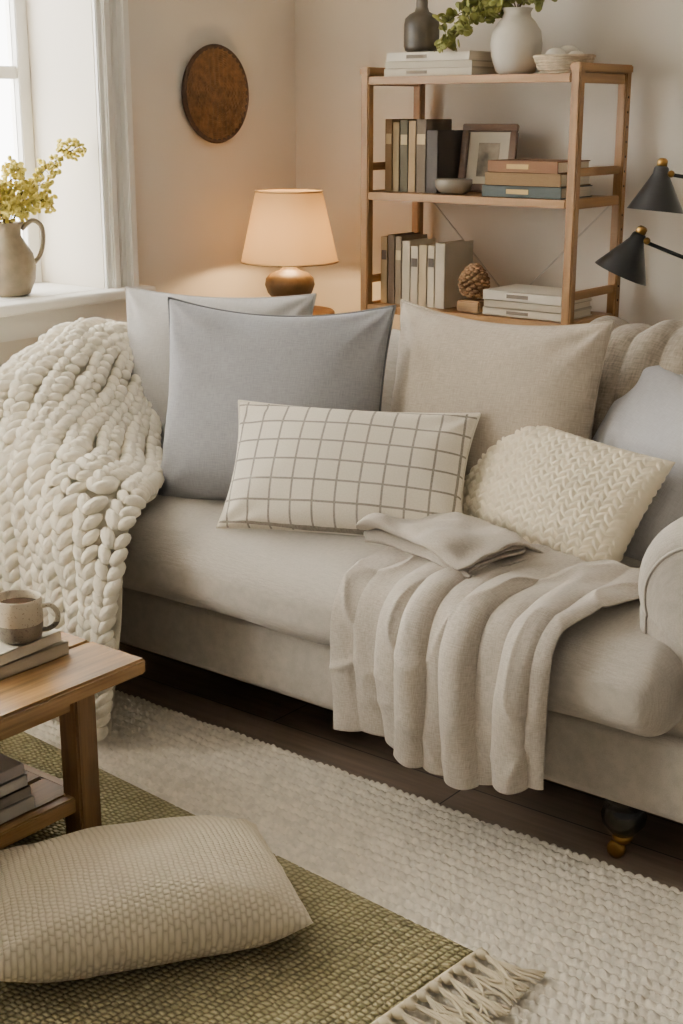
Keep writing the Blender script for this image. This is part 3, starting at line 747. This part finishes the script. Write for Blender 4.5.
# ------------------------------------------------------------ black floor lamp with two cone heads
fl=group('floor_lamp')
px,py_=-1.33,3.70
lathe('foot',[(0,0),(.13,0),(.13,.012),(.02,.02),(0,.02)],M_blk,fl,(px,py_,0)); tube('pole',[(px,py_,.01),(px,py_,1.42)],.011,M_blk,fl)
def head(tip,axis,arm,k):
    ax=Vector(axis).normalized(); q=Vector((0,0,1)).rotation_difference(ax).to_matrix().to_4x4()
    lathe('head_%d'%k,[(.078,0),(.075,.006),(.030,.085),(.022,.10),(.020,.115),(.016,.12),(0,.121),(0,.114),(.016,.10),(.026,.083),(.071,.006),(.078,0)],M_blk,fl,tip,40,mtx=q)
    lathe('socket_%d'%k,[(.0,.118),(.014,.118),(.014,.135),(.009,.141),(0,.142)],M_brass,fl,tip,24,mtx=q)
    lathe('bulb_%d'%k,[(0,.01),(.022,.03),(.024,.05),(.014,.08),(0,.09)],mat('frosted_bulb',(230,224,210),.3,bump=0),fl,tip,24,mtx=q)
    j=Vector(tip)+ax*.10
    mu=Multi();blobs(mu,[tuple(j+Vector((.03,0,0)))],[(.010,.010,.010)]);mu.obj('joint_%d'%k,M_brass,fl)
    tube('arm_%d'%k,[tuple(j+Vector((.015,0,0))),arm],.0055,M_blk,fl)
head((-1.735,3.62,1.255),(.05,.1,1),(px,py_,1.30),1)
head((-1.80,3.56,1.085),(.38,.2,1),(px,py_,1.02),2)
mu=Multi();blobs(mu,[(px,py_,1.30),(px,py_,1.02),(px,py_,1.42)],[(.018,.018,.022)]*3);mu.obj('pole_joints',M_blk,fl)
# ------------------------------------------------------------ jug with blossom
jg=group('flower_jug'); JX,JY,JZ=-3.60,2.89,.9535
M_jug=mat('weathered_stoneware',(132,118,94),.6,.3,14,bump=.3,bscale=40)
lathe('jug',[(0,0),(.055,0),(.064,.006),(.082,.05),(.086,.09),(.078,.13),(.056,.165),(.044,.185),(.045,.21),(.054,.228),(.049,.228),(.039,.208),(.038,.18),(0,.17)],M_jug,jg,(JX,JY,JZ))
hd=np.array((.62,.78,0))
tube('handle',smoothpts([np.array((JX,JY,JZ))+hd*a_+np.array((0,0,z)) for a_,z in((.046,.205),(.08,.232),(.108,.215),(.112,.17),(.10,.125),(.080,.10))],26),.0075,M_jug,jg)
M_blos=mat('yellow_green_blossom',(206,190,86),.7,.3,40,bump=0)
sprigs(jg,(JX,JY,JZ+.2),[(JX+.07,JY+.26,JZ+.46),(JX+.03,JY+.13,JZ+.34),(JX,JY+.05,JZ+.40),(JX,JY-.03,JZ+.32),(JX+.03,JY-.12,JZ+.36),(JX+.05,JY+.16,JZ+.28),(JX+.04,JY+.0,JZ+.27),(JX+.04,JY-.08,JZ+.27)],M_blos,M_stem,(.010,.008,.005),5,36,.05)
# ------------------------------------------------------------ lights
def area(name,loc,rot,sx,sy,e,c):
    l=bpy.data.lights.new(name,'AREA');l.shape='RECTANGLE';l.size=sx;l.size_y=sy;l.energy=e;l.color=c
    o=bpy.data.objects.new(name,l);COL.objects.link(o);o.location=loc;o.rotation_euler=rot;return o
area('daylight_window_1',(XW-D-.25,2.68,1.7),(0,math.radians(-90),0),1.5,1.7,200,(1,.98,.94))
area('daylight_window_2',(XW-D-.25,.75,1.55),(0,math.radians(-90),0),1.7,1.9,560,(1,.955,.875))
w=bpy.data.worlds.new('world');sc.world=w;w.use_nodes=True
w.node_tree.nodes['Background'].inputs[0].default_value=(1,.93,.83,1);w.node_tree.nodes['Background'].inputs[1].default_value=.27
